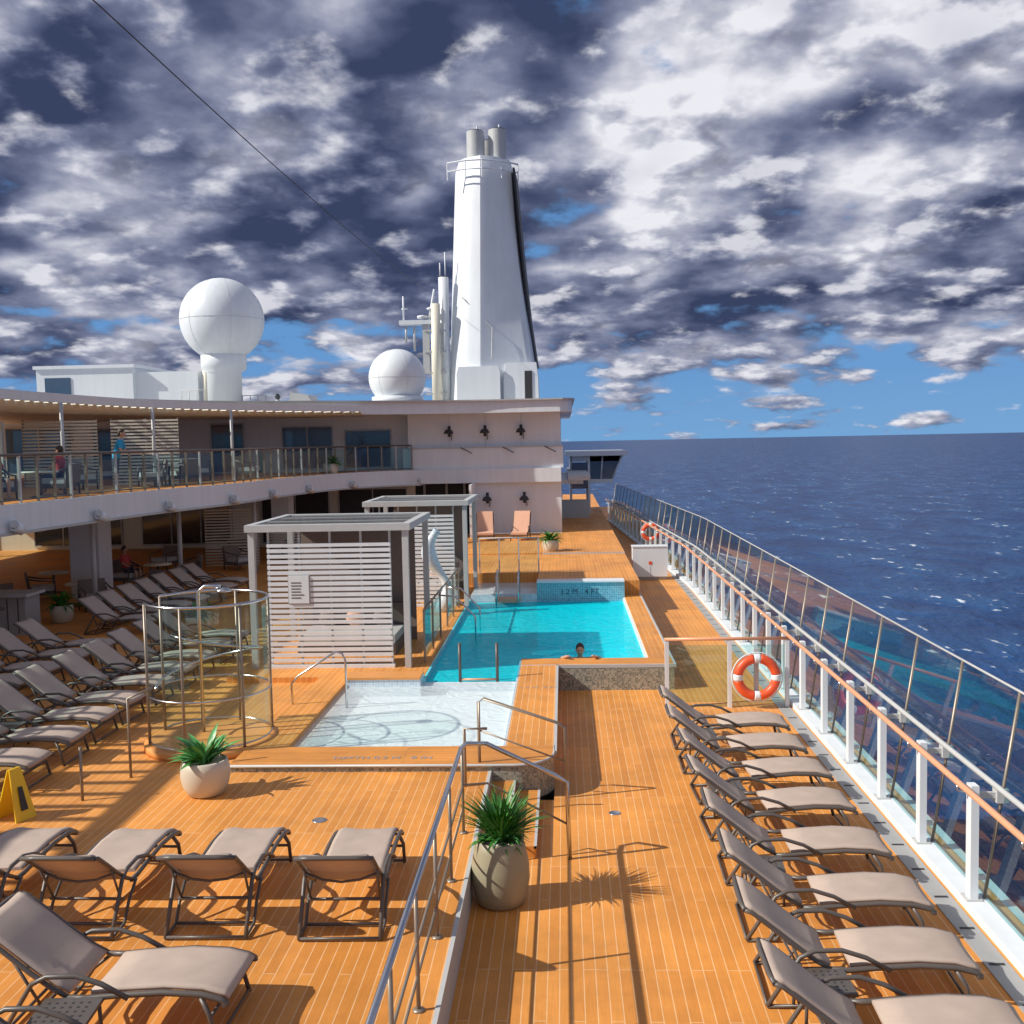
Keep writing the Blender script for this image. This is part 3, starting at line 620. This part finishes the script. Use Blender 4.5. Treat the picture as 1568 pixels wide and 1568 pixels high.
b.loft([[Vector((1.4,y,2.8)),Vector((2.6,y,2.8)),Vector((3.15,y,4.05)),Vector((1.4,y,4.05))] for y in (55.0,59.8)],'bluewin',False)
b.tube([(2.6,54.97,2.8),(3.15,54.97,4.05)],.05,'white',8); b.tube([(2.0,54.97,2.8),(2.1,54.97,4.05)],.04,'white',8); b.box(1.4,2.65,54.9,59.8,2.6,2.8,'white')
b.box(.35,.45,55,60,.95,4.05,'white'); b.box(1.3,1.42,54.9,59.9,.95,4.05,'white')
b.box(-.1,1.3,52,52.1,.95,1.9,'ltgrey')
b.obj('aft_wing_house')
b=MB(); b.box(-24,-19.5,46,52,6.62,8.6,'white'); b.box(-24.1,-19.4,45.9,52.1,8.6,8.75,'white'); b.box(-19.5,-16.6,46.3,52,6.62,8.4,'white'); b.box(-23.6,-22.4,45.96,45.995,7.1,8.2,'bluewin')
b.tube([(-16.3,46.5,6.6),(-16.3,46.5,8.7)],.14,'cream',12); b.tube([(-16,47,6.6),(-16,47,8.2)],.08,'cream',10)
b.obj('rooftop_cabin')
b=MB()
for k in range(12): b.tube([(-17.2+k*.35,45.8,6.62),(-17.2+k*.35,45.8,7.5 if k<6 else 7.2)],.02,'ltgrey',6)
b.tube([(-17.2,45.8,7.5),(-15.3,45.8,7.5)],.02,'ltgrey',6); b.tube([(-15.4,45.8,7.2),(-13.3,45.8,7.2)],.02,'ltgrey',6)
b.obj('rooftop_railing')
def radome(x,y,z,r,name,zb,pr):
    b=MB(); b.lathe_s((x,y,z),r,'white',1,1,1,48,24)
    b.tube([(x+r*1.003*math.cos(R(a)),y+r*1.003*math.sin(R(a)),z-.02) for a in range(0,360,8)],.008,'ltgrey',6,True)
    for m in range(0,360,60): b.tube([(x+r*1.002*math.cos(R(t))*math.cos(R(m)),y+r*1.002*math.cos(R(t))*math.sin(R(m)),z+r*1.002*math.sin(R(t))) for t in range(-80,81,8)],.005,'ltgrey',5)
    b.lathe([(pr*.95,zb-z),(pr*.95,(z-r*.93-zb)*.72+zb-z),(pr*1.25,(z-r*.93-zb)*.8+zb-z),(pr*1.25,-r*.86),(pr*1.1,-r*.8)],(x,y,z),'white',32)
    b.obj(name)
radome(-15.2,45.8,10.6,1.85,'satellite_radome',6.62,.8)
radome(-7.05,43.9,7.72,1.22,'satellite_radome',6.62,.5)
b=MB(); b.lathe([(1.1,0),(1.1,.25),(.9,.28)],(-7.05,43.9,6.66),'white',32); b.obj('radome_base')
# ------------------------------------------------------------------ funnel
b=MB()
def fring(z,x0,xr,x1,yf,yb):
    P=[(x0,yf+1.3),(x0+.05,yf+1.0),(x0+.18,yf+.70),(x0+.38,yf+.45),(x0+.65,yf+.26),(x0+1.0,yf+.1),(xr-.08,yf),(xr+.08,yf+.05),(xr+.5,yf+.22),(x1-.35,yf+.62),(x1-.1,yf+.85),(x1,yf+1.3),(x1,yb-.5),(x1-.4,yb),(x0+.4,yb),(x0,yb-.5)]
    return [Vector((p[0],p[1],z)) for p in P]
def lerp(a,c,t): return [x+(y-x)*t for x,y in zip(a,c)]
K=[(6.68,-5.45,-3.75,-1.2,48.4,54),(8.5,-5.4,-3.75,-1.27,48.55,54),(18.0,-5.05,-3.65,-2.2,49.7,53),(18.6,-4.9,-3.65,-2.35,49.95,52.8)]
rings=[]
for a,c,n in ((K[0],K[1],2),(K[1],K[2],10),(K[2],K[3],1)):
    for i in range(n):
        v=lerp(a,c,i/n)
        if a is K[1]: v[3]=v[3]-.13*math.sin(math.pi*i/n)
        rings.append(fring(*v))
rings.append(fring(*K[3]))
b.loft(rings,'white',True)
b.loft([[Vector(p) for p in [(x0,48.3,z),(x1,48.3,z),(x1,49.6,z),(x0,49.6,z)]] for z,x0,x1 in ((6.68,-4.95,-2.9),(8.1,-4.95,-2.9),(8.45,-4.85,-3.0))],'white',False)
b.loft([[Vector(p) for p in [(x0,48.5,z),(x1,48.5,z),(x1,50,z),(x0,50,z)]] for z,x0,x1 in ((6.68,-2.75,-1.1),(7.9,-2.75,-1.12),(8.6,-2.6,-1.2))],'white',False)
b.box(-1.75,-1.4,48.46,48.497,6.9,8.2,'dark')
b.loft([[Vector((xx,50.0,z)),Vector((xx+.10,50.1,z)),Vector((xx+.14,53,z)),Vector((xx,53,z))] for z,xx in ((8.6,-1.3),(10.9,-1.60),(13.2,-1.82),(15.6,-2.02),(18,-2.2))],'dark',False)
for (x,y,r,h) in ((-4.0,50.7,.44,19.9),(-2.95,50.9,.44,20.0),(-3.5,51.8,.42,19.7)):
    b.tube([(x,y,18.3),(x,y,h)],r,'ltgrey',20); b.tube([(x,y,h-.02),(x,y,h+.05)],r*.85,'dark',20); b.tube([(x+.1,y,h),(x+.1,y,h+.28)],.05,'white',8)
rail=[(-5.3,49.7),(-4.4,49.3),(-3.6,49.2),(-2.7,49.6),(-1.95,50.3)]
b.tube([(x,y,18.2) for x,y in rail],.045,'white',6); b.tube([(x,y,17.8) for x,y in rail],.035,'white',6)
for x,y in rail: b.tube([(x,y,17.4),(x,y,18.2)],.03,'white',6)
b.tube([(-3.3,48.5,8.8),(-3.25,48.85,10.3),(-4.7,49.1,11.8)],.025,'ltgrey',6)
o=b.obj('ship_funnel'); es=o.modifiers.new('es','EDGE_SPLIT'); es.split_angle=R(24)
b=MB()
b.tube([(-5.95,49,6.6),(-5.95,49,11.5)],.22,'cream',16); b.tube([(-5.6,49.5,6.6),(-5.6,49.5,12.8)],.24,'white',16); b.tube([(-6.05,50.2,6.6),(-6.05,50.2,10.2)],.3,'cream',16)
b.tube([(-5.6,49.5,12.75),(-5.6,49.5,12.85)],.2,'dark',16)
b.tube([(-5.5,49.5,12.8),(-5.5,49.5,14)],.03,'white',6); b.tube([(-5.75,49.5,12.8),(-5.75,49.5,13.5)],.03,'white',6)
for z in (7.2,8.2,9.2,10.2): b.box(-6.5,-5.5,48.9,49.2,z,z+.08,'ltgrey')
b.obj('exhaust_pipes')
b=MB()
b.box(-7.7,-5.9,48.9,49.4,10.55,10.75,'white'); b.box(-6.6,-6.3,49,49.3,8.2,10.55,'ltgrey'); b.tube([(-7.5,49.1,10.7),(-7.5,49.1,11.9)],.04,'white',8); b.tube([(-7.6,49.1,11.3),(-7.3,49.1,11.3)],.03,'white',6)
b.tube([(-7.4,49.1,10.5),(-7.4,49.1,9.7)],.05,'ltgrey',8); b.tube([(-7.0,49.1,10.5),(-7.0,49.1,9.3)],.05,'ltgrey',8); b.lathe([(.03,0),(.25,.05),(.25,.15),(.03,.2)],(-6.6,49.1,10.8),'white',16); b.lathe([(.03,0),(.18,.05),(.18,.12),(.03,.16)],(-6.2,49.1,11.2),'white',16)
b.tube([(-6.3,49.1,10.7),(-6.0,49.1,12.2)],.05,'white',8)
b.obj('radar_mast')
b=MB(); b.lathe([(.12,0),(.12,.2),(.05,.25)],(-12.3,44,6.66),'ltgrey',12); b.lathe([(.06,.25),(.14,.35),(.06,.5)],(-12.3,44,6.66),'darkwin',12); b.obj('roof_lamp')
b=MB(); b.loft([[Vector((-11.3,y,6.66)),Vector((-10.3,y,6.66)),Vector((-10.5,y,7.0)),Vector((-11.2,y,7.1))] for y in (42,43.5)],'ltgrey',False); b.obj('roof_vent')
b=MB(); p0=Vector((-6.2,48.6,12.0)); p1=Vector((-5.3,12,10.05)); d=(p1-p0); b.tube([p0+d*t+Vector((0,0,-.9*t*(1-t) if t<1 else 0)) for t in [i/12 for i in range(16)]],.009,'dark',6); b.obj('rigging_cable')
b=MB()
for s in (-1,1): b.loft([[Vector((-.15,s*.18,0)),Vector((.15,s*.18,0)),Vector((.15,s*.165,0)),Vector((-.15,s*.165,0))],[Vector((-.08,s*.02,.62)),Vector((.08,s*.02,.62)),Vector((.08,s*.005,.62)),Vector((-.08,s*.005,.62))]],'yellow',False)
b.loft([[Vector((-.05,-.158,.12)),Vector((.05,-.158,.12)),Vector((.03,-.09,.40)),Vector((-.03,-.09,.40))],[Vector((-.05,-.163,.12)),Vector((.05,-.163,.12)),Vector((.03,-.095,.40)),Vector((-.03,-.095,.40))]],'dark',False)
b.obj('wet_floor_sign',(-6.8,12.0,Z1),1.2)
# ------------------------------------------------------------------ people
def person(name,J,edges,rad,root,loc,rz,colfn,head,hair=True):
    me=bpy.data.meshes.new(name); ks=list(J); me.from_pydata([J[k] for k in ks],[(ks.index(a),ks.index(c)) for a,c in edges],[])
    o=bpy.data.objects.new('tmp',me); S.collection.objects.link(o)
    sk=o.modifiers.new('s','SKIN'); sk.use_smooth_shade=True; o.modifiers.new('ss','SUBSURF').levels=2
    for i,k in enumerate(ks):
        v=me.skin_vertices[0].data[i]; r=rad[k]; v.radius=(r,r) if not isinstance(r,tuple) else r; v.use_root=(k==root)
    bpy.context.view_layer.update(); dg=bpy.context.evaluated_depsgraph_get()
    m2=bpy.data.meshes.new_from_object(o.evaluated_get(dg)); bpy.data.objects.remove(o)
    m2.materials.clear()
    names=['skin','blue','shorts','hair','red']
    for n in names: m2.materials.append(M[n])
    for p in m2.polygons: p.material_index=names.index(colfn(p.center)); p.use_smooth=True
    par=empty(name); par.location=loc; par.rotation_euler=(0,0,rz)
    bo=bpy.data.objects.new('body',m2); S.collection.objects.link(bo); bo.parent=par
    b=MB(); h=Vector(head)
    b.sphere(h,.105,'skin',.78,.92,1.12,20); b.sphere(h+Vector((0,.02,.025)),.112,'hair',.8,.92,1.08,20) if hair else None
    b.sphere(h+Vector((0,-.10,-.01)),.018,'skin',.8,1,1.3,8)
    for s in (-1,1): b.sphere(h+Vector((s*.033,-.088,.012)),.011,'eye',seg=8); b.sphere(h+Vector((s*.083,0,-.005)),.026,'skin',.4,.8,1.2,8)
    b.box(h.x-.022,h.x+.022,h.y-.093,h.y-.085,h.z-.055,h.z-.048,'red')
    ho=b.obj('head'); ho.parent=par
    return par
def hands(J,E,Rd):
    for s in 'lr':
        w=Vector(J['w'+s]); e=Vector(J['e'+s]); d=(w-e).normalized(); side=d.cross(Vector((0,0,1)))
        if side.length<.2: side=Vector((0,1,0))
        side.normalize()
        J['p'+s]=tuple(w+d*.07); Rd['p'+s]=.03; E.append(('w'+s,'p'+s))
        for k,(o,l) in enumerate(((-.03,.075),(-.01,.09),(.012,.085),(.032,.07))):
            J['f%d%s'%(k,s)]=tuple(w+d*(.08+l)+side*o+Vector((0,0,-.02))); Rd['f%d%s'%(k,s)]=.009; E.append(('p'+s,'f%d%s'%(k,s)))
        J['t'+s]=tuple(w+d*.07+side*-.06); Rd['t'+s]=.01; E.append(('w'+s,'t'+s))
def stand(lean=.12):
    J=dict(pel=(0,0,.95),spi=(0,-lean*.3,1.12),che=(0,-lean,1.32),nec=(0,-lean*1.15,1.47),hd=(0,-lean*1.3,1.56),
      sl=(-.17,-lean,1.40),sr=(.17,-lean,1.40),el=(-.24,-lean-.06,1.14),er=(.24,-lean-.06,1.14),wl=(-.2,-lean-.30,1.10),wr=(.2,-lean-.30,1.10),
      hl=(-.09,0,.90),hr=(.09,0,.90),kl=(-.10,-.03,.5),kr=(.11,.02,.5),al=(-.10,.02,.08),ar=(.12,.06,.08),tl_=(-.11,-.13,.035),tr_=(.14,-.09,.035))
    E=[('pel','spi'),('spi','che'),('che','nec'),('nec','hd'),('che','sl'),('che','sr'),('sl','el'),('sr','er'),('el','wl'),('er','wr'),('pel','hl'),('pel','hr'),('hl','kl'),('hr','kr'),('kl','al'),('kr','ar'),('al','tl_'),('ar','tr_')]
    Rd=dict(pel=(.15,.11),spi=(.14,.10),che=(.16,.11),nec=.055,hd=.05,sl=.065,sr=.065,el=.042,er=.042,wl=.028,wr=.028,hl=.09,hr=.09,kl=.06,kr=.06,al=.04,ar=.04,tl_=.035,tr_=.035)
    hands(J,E,Rd); return J,E,Rd
J,E2,Rd=stand(.15)
def cf(shirt):
    def f(c):
        if c.z>1.46: return 'skin'
        if c.z>1.22 or (c.z>.93 and abs(c.x)<.19 and c.y>-.27): return shirt
        if c.z>.5 and abs(c.x)<.24 and c.y>-.2: return 'shorts'
        return 'skin'
    return f
person('standing_man',J,E2,Rd,'pel',(-12.42,27.9,ZU+.02),R(100),cf('blue'),(0,-.2,1.62))
def sit():
    J=dict(pel=(0,0,.52),spi=(0,.03,.70),che=(0,.06,.90),nec=(0,.05,1.04),hd=(0,.04,1.12),sl=(-.17,.05,.98),sr=(.17,.05,.98),el=(-.25,-.05,.74),er=(.25,-.05,.74),wl=(-.2,-.28,.66),wr=(.2,-.28,.66),
      hl=(-.1,-.04,.50),hr=(.1,-.04,.50),kl=(-.13,-.44,.50),kr=(.13,-.44,.50),al=(-.13,-.46,.08),ar=(.13,-.42,.08),tl_=(-.14,-.60,.035),tr_=(.14,-.56,.035))
    E=[('pel','spi'),('spi','che'),('che','nec'),('nec','hd'),('che','sl'),('che','sr'),('sl','el'),('sr','er'),('el','wl'),('er','wr'),('pel','hl'),('pel','hr'),('hl','kl'),('hr','kr'),('kl','al'),('kr','ar'),('al','tl_'),('ar','tr_')]
    Rd=dict(pel=(.15,.11),spi=(.13,.10),che=(.15,.11),nec=.055,hd=.05,sl=.065,sr=.065,el=.042,er=.042,wl=.028,wr=.028,hl=.085,hr=.085,kl=.06,kr=.06,al=.04,ar=.04,tl_=.035,tr_=.035)
    hands(J,E,Rd); return J,E,Rd
J,E2,Rd=sit()
def cs(c):
    if c.z>1.03: return 'skin'
    if c.z>.80 or (c.z>.6 and abs(c.x)<.18 and c.y>-.12): return 'red'
    if c.z>.42 and c.y>-.42 and abs(c.x)<.22: return 'shorts'
    return 'skin'
for (x,y,z,a) in ((-13.6,27,ZU+.02,-90),(-14,24.5,ZU+.02,60),(-14.5,33,Z1,80)): person('seated_person',J,E2,Rd,'pel',(x,y,z),R(a),cs,(0,.03,1.18))
J=dict(pel=(0,.35,-.55),spi=(0,.25,-.35),che=(0,.15,-.13),nec=(0,.10,.02),hd=(0,.09,.10),sl=(-.18,.12,-.04),sr=(.18,.12,-.04),el=(-.42,-.02,.0),er=(.42,-.02,.0),wl=(-.30,-.26,.10),wr=(.30,-.26,.10),
  hl=(-.09,.4,-.6),hr=(.09,.4,-.6),kl=(-.12,.7,-.8),kr=(.12,.7,-.8),al=(-.12,1.05,-.75),ar=(.12,1.05,-.75))
E2=[('pel','spi'),('spi','che'),('che','nec'),('nec','hd'),('che','sl'),('che','sr'),('sl','el'),('sr','er'),('el','wl'),('er','wr'),('pel','hl'),('pel','hr'),('hl','kl'),('hr','kr'),('kl','al'),('kr','ar')]
Rd=dict(pel=(.14,.11),spi=(.13,.10),che=(.15,.11),nec=.055,hd=.05,sl=.065,sr=.065,el=.045,er=.045,wl=.03,wr=.03,hl=.085,hr=.085,kl=.06,kr=.06,al=.04,ar=.04)
hands(J,E2,Rd)
person('swimmer',J,E2,Rd,'pel',(.28,20.72,.44),0,lambda c:'skin' if c.z>-.4 else 'shorts',(0,.07,.17))
# ------------------------------------------------------------------ world
w=bpy.data.worlds.new('World'); S.world=w; w.use_nodes=True; nt=w.node_tree; bg=nt.nodes['Background']
SE=37
sky=N(nt,'ShaderNodeTexSky',sky_type='NISHITA'); sky.sun_disc=False; sky.sun_elevation=R(SE); sky.sun_rotation=R(250); sky.air_density=1; sky.dust_density=.3; sky.ozone_density=3
tc=N(nt,'ShaderNodeTexCoord'); sp=N(nt,'ShaderNodeSeparateXYZ'); L(nt,tc.outputs['Generated'],sp.inputs[0])
def mth(op,a,bv=None,c=None,clamp=False): return mathn(nt,op,a,bv,c,clamp)
def mrange(v,a,bb,c=0,d=1,t='SMOOTHSTEP'):
    n=N(nt,'ShaderNodeMapRange',interpolation_type=t); L(nt,v,n.inputs[0]); n.inputs[1].default_value=a; n.inputs[2].default_value=bb; n.inputs[3].default_value=c; n.inputs[4].default_value=d; return n.outputs[0]
def plane(c):
    zz=mth('ADD',mth('MAXIMUM',sp.outputs['Z'],0.0),c)
    return mth('DIVIDE',sp.outputs['X'],zz),mth('DIVIDE',sp.outputs['Y'],zz)
def noi(P,ox,oy,sc,det,rough=.5,dist=0):
    cb=N(nt,'ShaderNodeCombineXYZ'); L(nt,mth('ADD',P[0],ox),cb.inputs[0]); L(nt,mth('ADD',P[1],oy),cb.inputs[1])
    n=N(nt,'ShaderNodeTexNoise',noise_dimensions='2D'); n.inputs['Scale'].default_value=sc; n.inputs['Detail'].default_value=det; n.inputs['Roughness'].default_value=rough; n.inputs['Distortion'].default_value=dist
    L(nt,cb.outputs[0],n.inputs['Vector']); return n.outputs['Fac']
def mixc(f,a,b_):
    m=N(nt,'ShaderNodeMix',data_type='RGBA')
    if isinstance(f,float): m.inputs['Factor'].default_value=f
    else: L(nt,f,m.inputs['Factor'])
    for k,x in (('A',a),('B',b_)):
        if isinstance(x,tuple): m.inputs[k].default_value=x
        else: L(nt,x,m.inputs[k])
    return m.outputs['Result']
def ramp(v,stops):
    cr=N(nt,'ShaderNodeValToRGB'); e=cr.color_ramp.elements
    e[0].position=stops[0][0]; e[0].color=stops[0][1]+(1,); e[1].position=stops[-1][0]; e[1].color=stops[-1][1]+(1,)
    for p,c in stops[1:-1]: x=e.new(p); x.color=c+(1,)
    L(nt,v,cr.inputs[0]); return cr.outputs[0]
P=plane(.28)
big=noi(P,8.3,3.7,1.1,2,.5)
nA=noi(P,1.3,2.7,2.8,6,.5,.0); nAs=noi(P,1.3-.09,2.7-.05,2.8,3,.45,.0)
bank=mth('MULTIPLY',mrange(sp.outputs['Z'],.06,.13),mrange(sp.outputs['Z'],.15,.24,1,0))
bias=mth('SUBTRACT',mth('MULTIPLY',mth('SUBTRACT',.5,big),1.15),mth('MULTIPLY',bank,.10))
sA=mth('ADD',mth('ADD',mth('MULTIPLY',mth('SUBTRACT',nA,nAs),2.0),.47),mth('ADD',mth('MULTIPLY',mth('SUBTRACT',nA,.5),1.0),bias))
ST=[(0,(.04,.055,.12)),(.22,(.085,.105,.19)),(.42,(.165,.19,.30)),(.6,(.30,.325,.44)),(.8,(.55,.56,.65)),(1,(.84,.84,.90))]
colA=ramp(sA,ST)
nB=noi(P,5.1,9.2,5.6,7,.53,.0); nBs=noi(P,5.1-.05,9.2-.035,5.6,4,.5,.0)
alB=mrange(mth('ADD',nB,mth('MULTIPLY',mth('SUBTRACT',nA,.5),.5)),.44,.60)
sB=mth('ADD',mth('ADD',mth('MULTIPLY',mth('SUBTRACT',nB,nBs),2.6),.52),mth('ADD',mth('MULTIPLY',mth('SUBTRACT',nB,.5),.7),bias))
colB=ramp(sB,ST)
cloud=mixc(mth('MULTIPLY',alB,.75),colA,colB)
covz=mrange(sp.outputs['Z'],.015,.14,-.11,.20,'LINEAR')
dens=mrange(mth('ADD',mth('ADD',mth('MULTIPLY',nA,.5),mth('MULTIPLY',nB,.5)),mth('ADD',covz,mth('MULTIPLY',mth('SUBTRACT',big,.5),.25))),.45,.56)
vs=N(nt,'ShaderNodeVectorMath',operation='SCALE'); L(nt,cloud,vs.inputs[0]); vs.inputs['Scale'].default_value=10
blue=mixc(mrange(sp.outputs['Z'],0,.25,.9,.6,'LINEAR'),sky.outputs[0],(.75,2.7,6.4,1))
blue=mixc(mrange(sp.outputs['Z'],0,.06,.35,0,'LINEAR'),blue,(2.6,5.2,7.6,1))
fin=mixc(dens,blue,vs.outputs[0])
L(nt,fin,bg.inputs['Color']); bg.inputs['Strength'].default_value=.1
# ------------------------------------------------------------------ sun
sd=bpy.data.lights.new('sun','SUN'); sd.energy=5.0; sd.angle=R(.5); sd.color=(1,.95,.85)
so=bpy.data.objects.new('sun',sd); S.collection.objects.link(so)
az=R(16); dvec=Vector((math.cos(az)*math.cos(R(SE)),math.sin(az)*math.cos(R(SE)),-math.sin(R(SE))))
so.rotation_euler=dvec.to_track_quat('-Z','Y').to_euler()
# ------------------------------------------------------------------ camera
cd=bpy.data.cameras.new('camera'); cd.lens=36; cd.sensor_width=36; cd.clip_end=60000; cd.clip_start=.05
co=bpy.data.objects.new('camera',cd); S.collection.objects.link(co); S.camera=co
psi=math.atan(.051); th=math.atan(108/1568)
r0=Vector((math.cos(psi),math.sin(psi),0)); fw=Vector((-math.sin(psi)*math.cos(th),math.cos(psi)*math.cos(th),-math.sin(th))); up=r0.cross(fw)
rr=(r0-.02*up).normalized(); uu=(up+.02*r0).normalized()
mt=Matrix((rr,uu,-fw)).transposed().to_4x4(); mt.translation=(0,0,4.9); co.matrix_world=mt
S.view_settings.view_transform='Standard'; S.view_settings.look='None'; S.view_settings.exposure=0
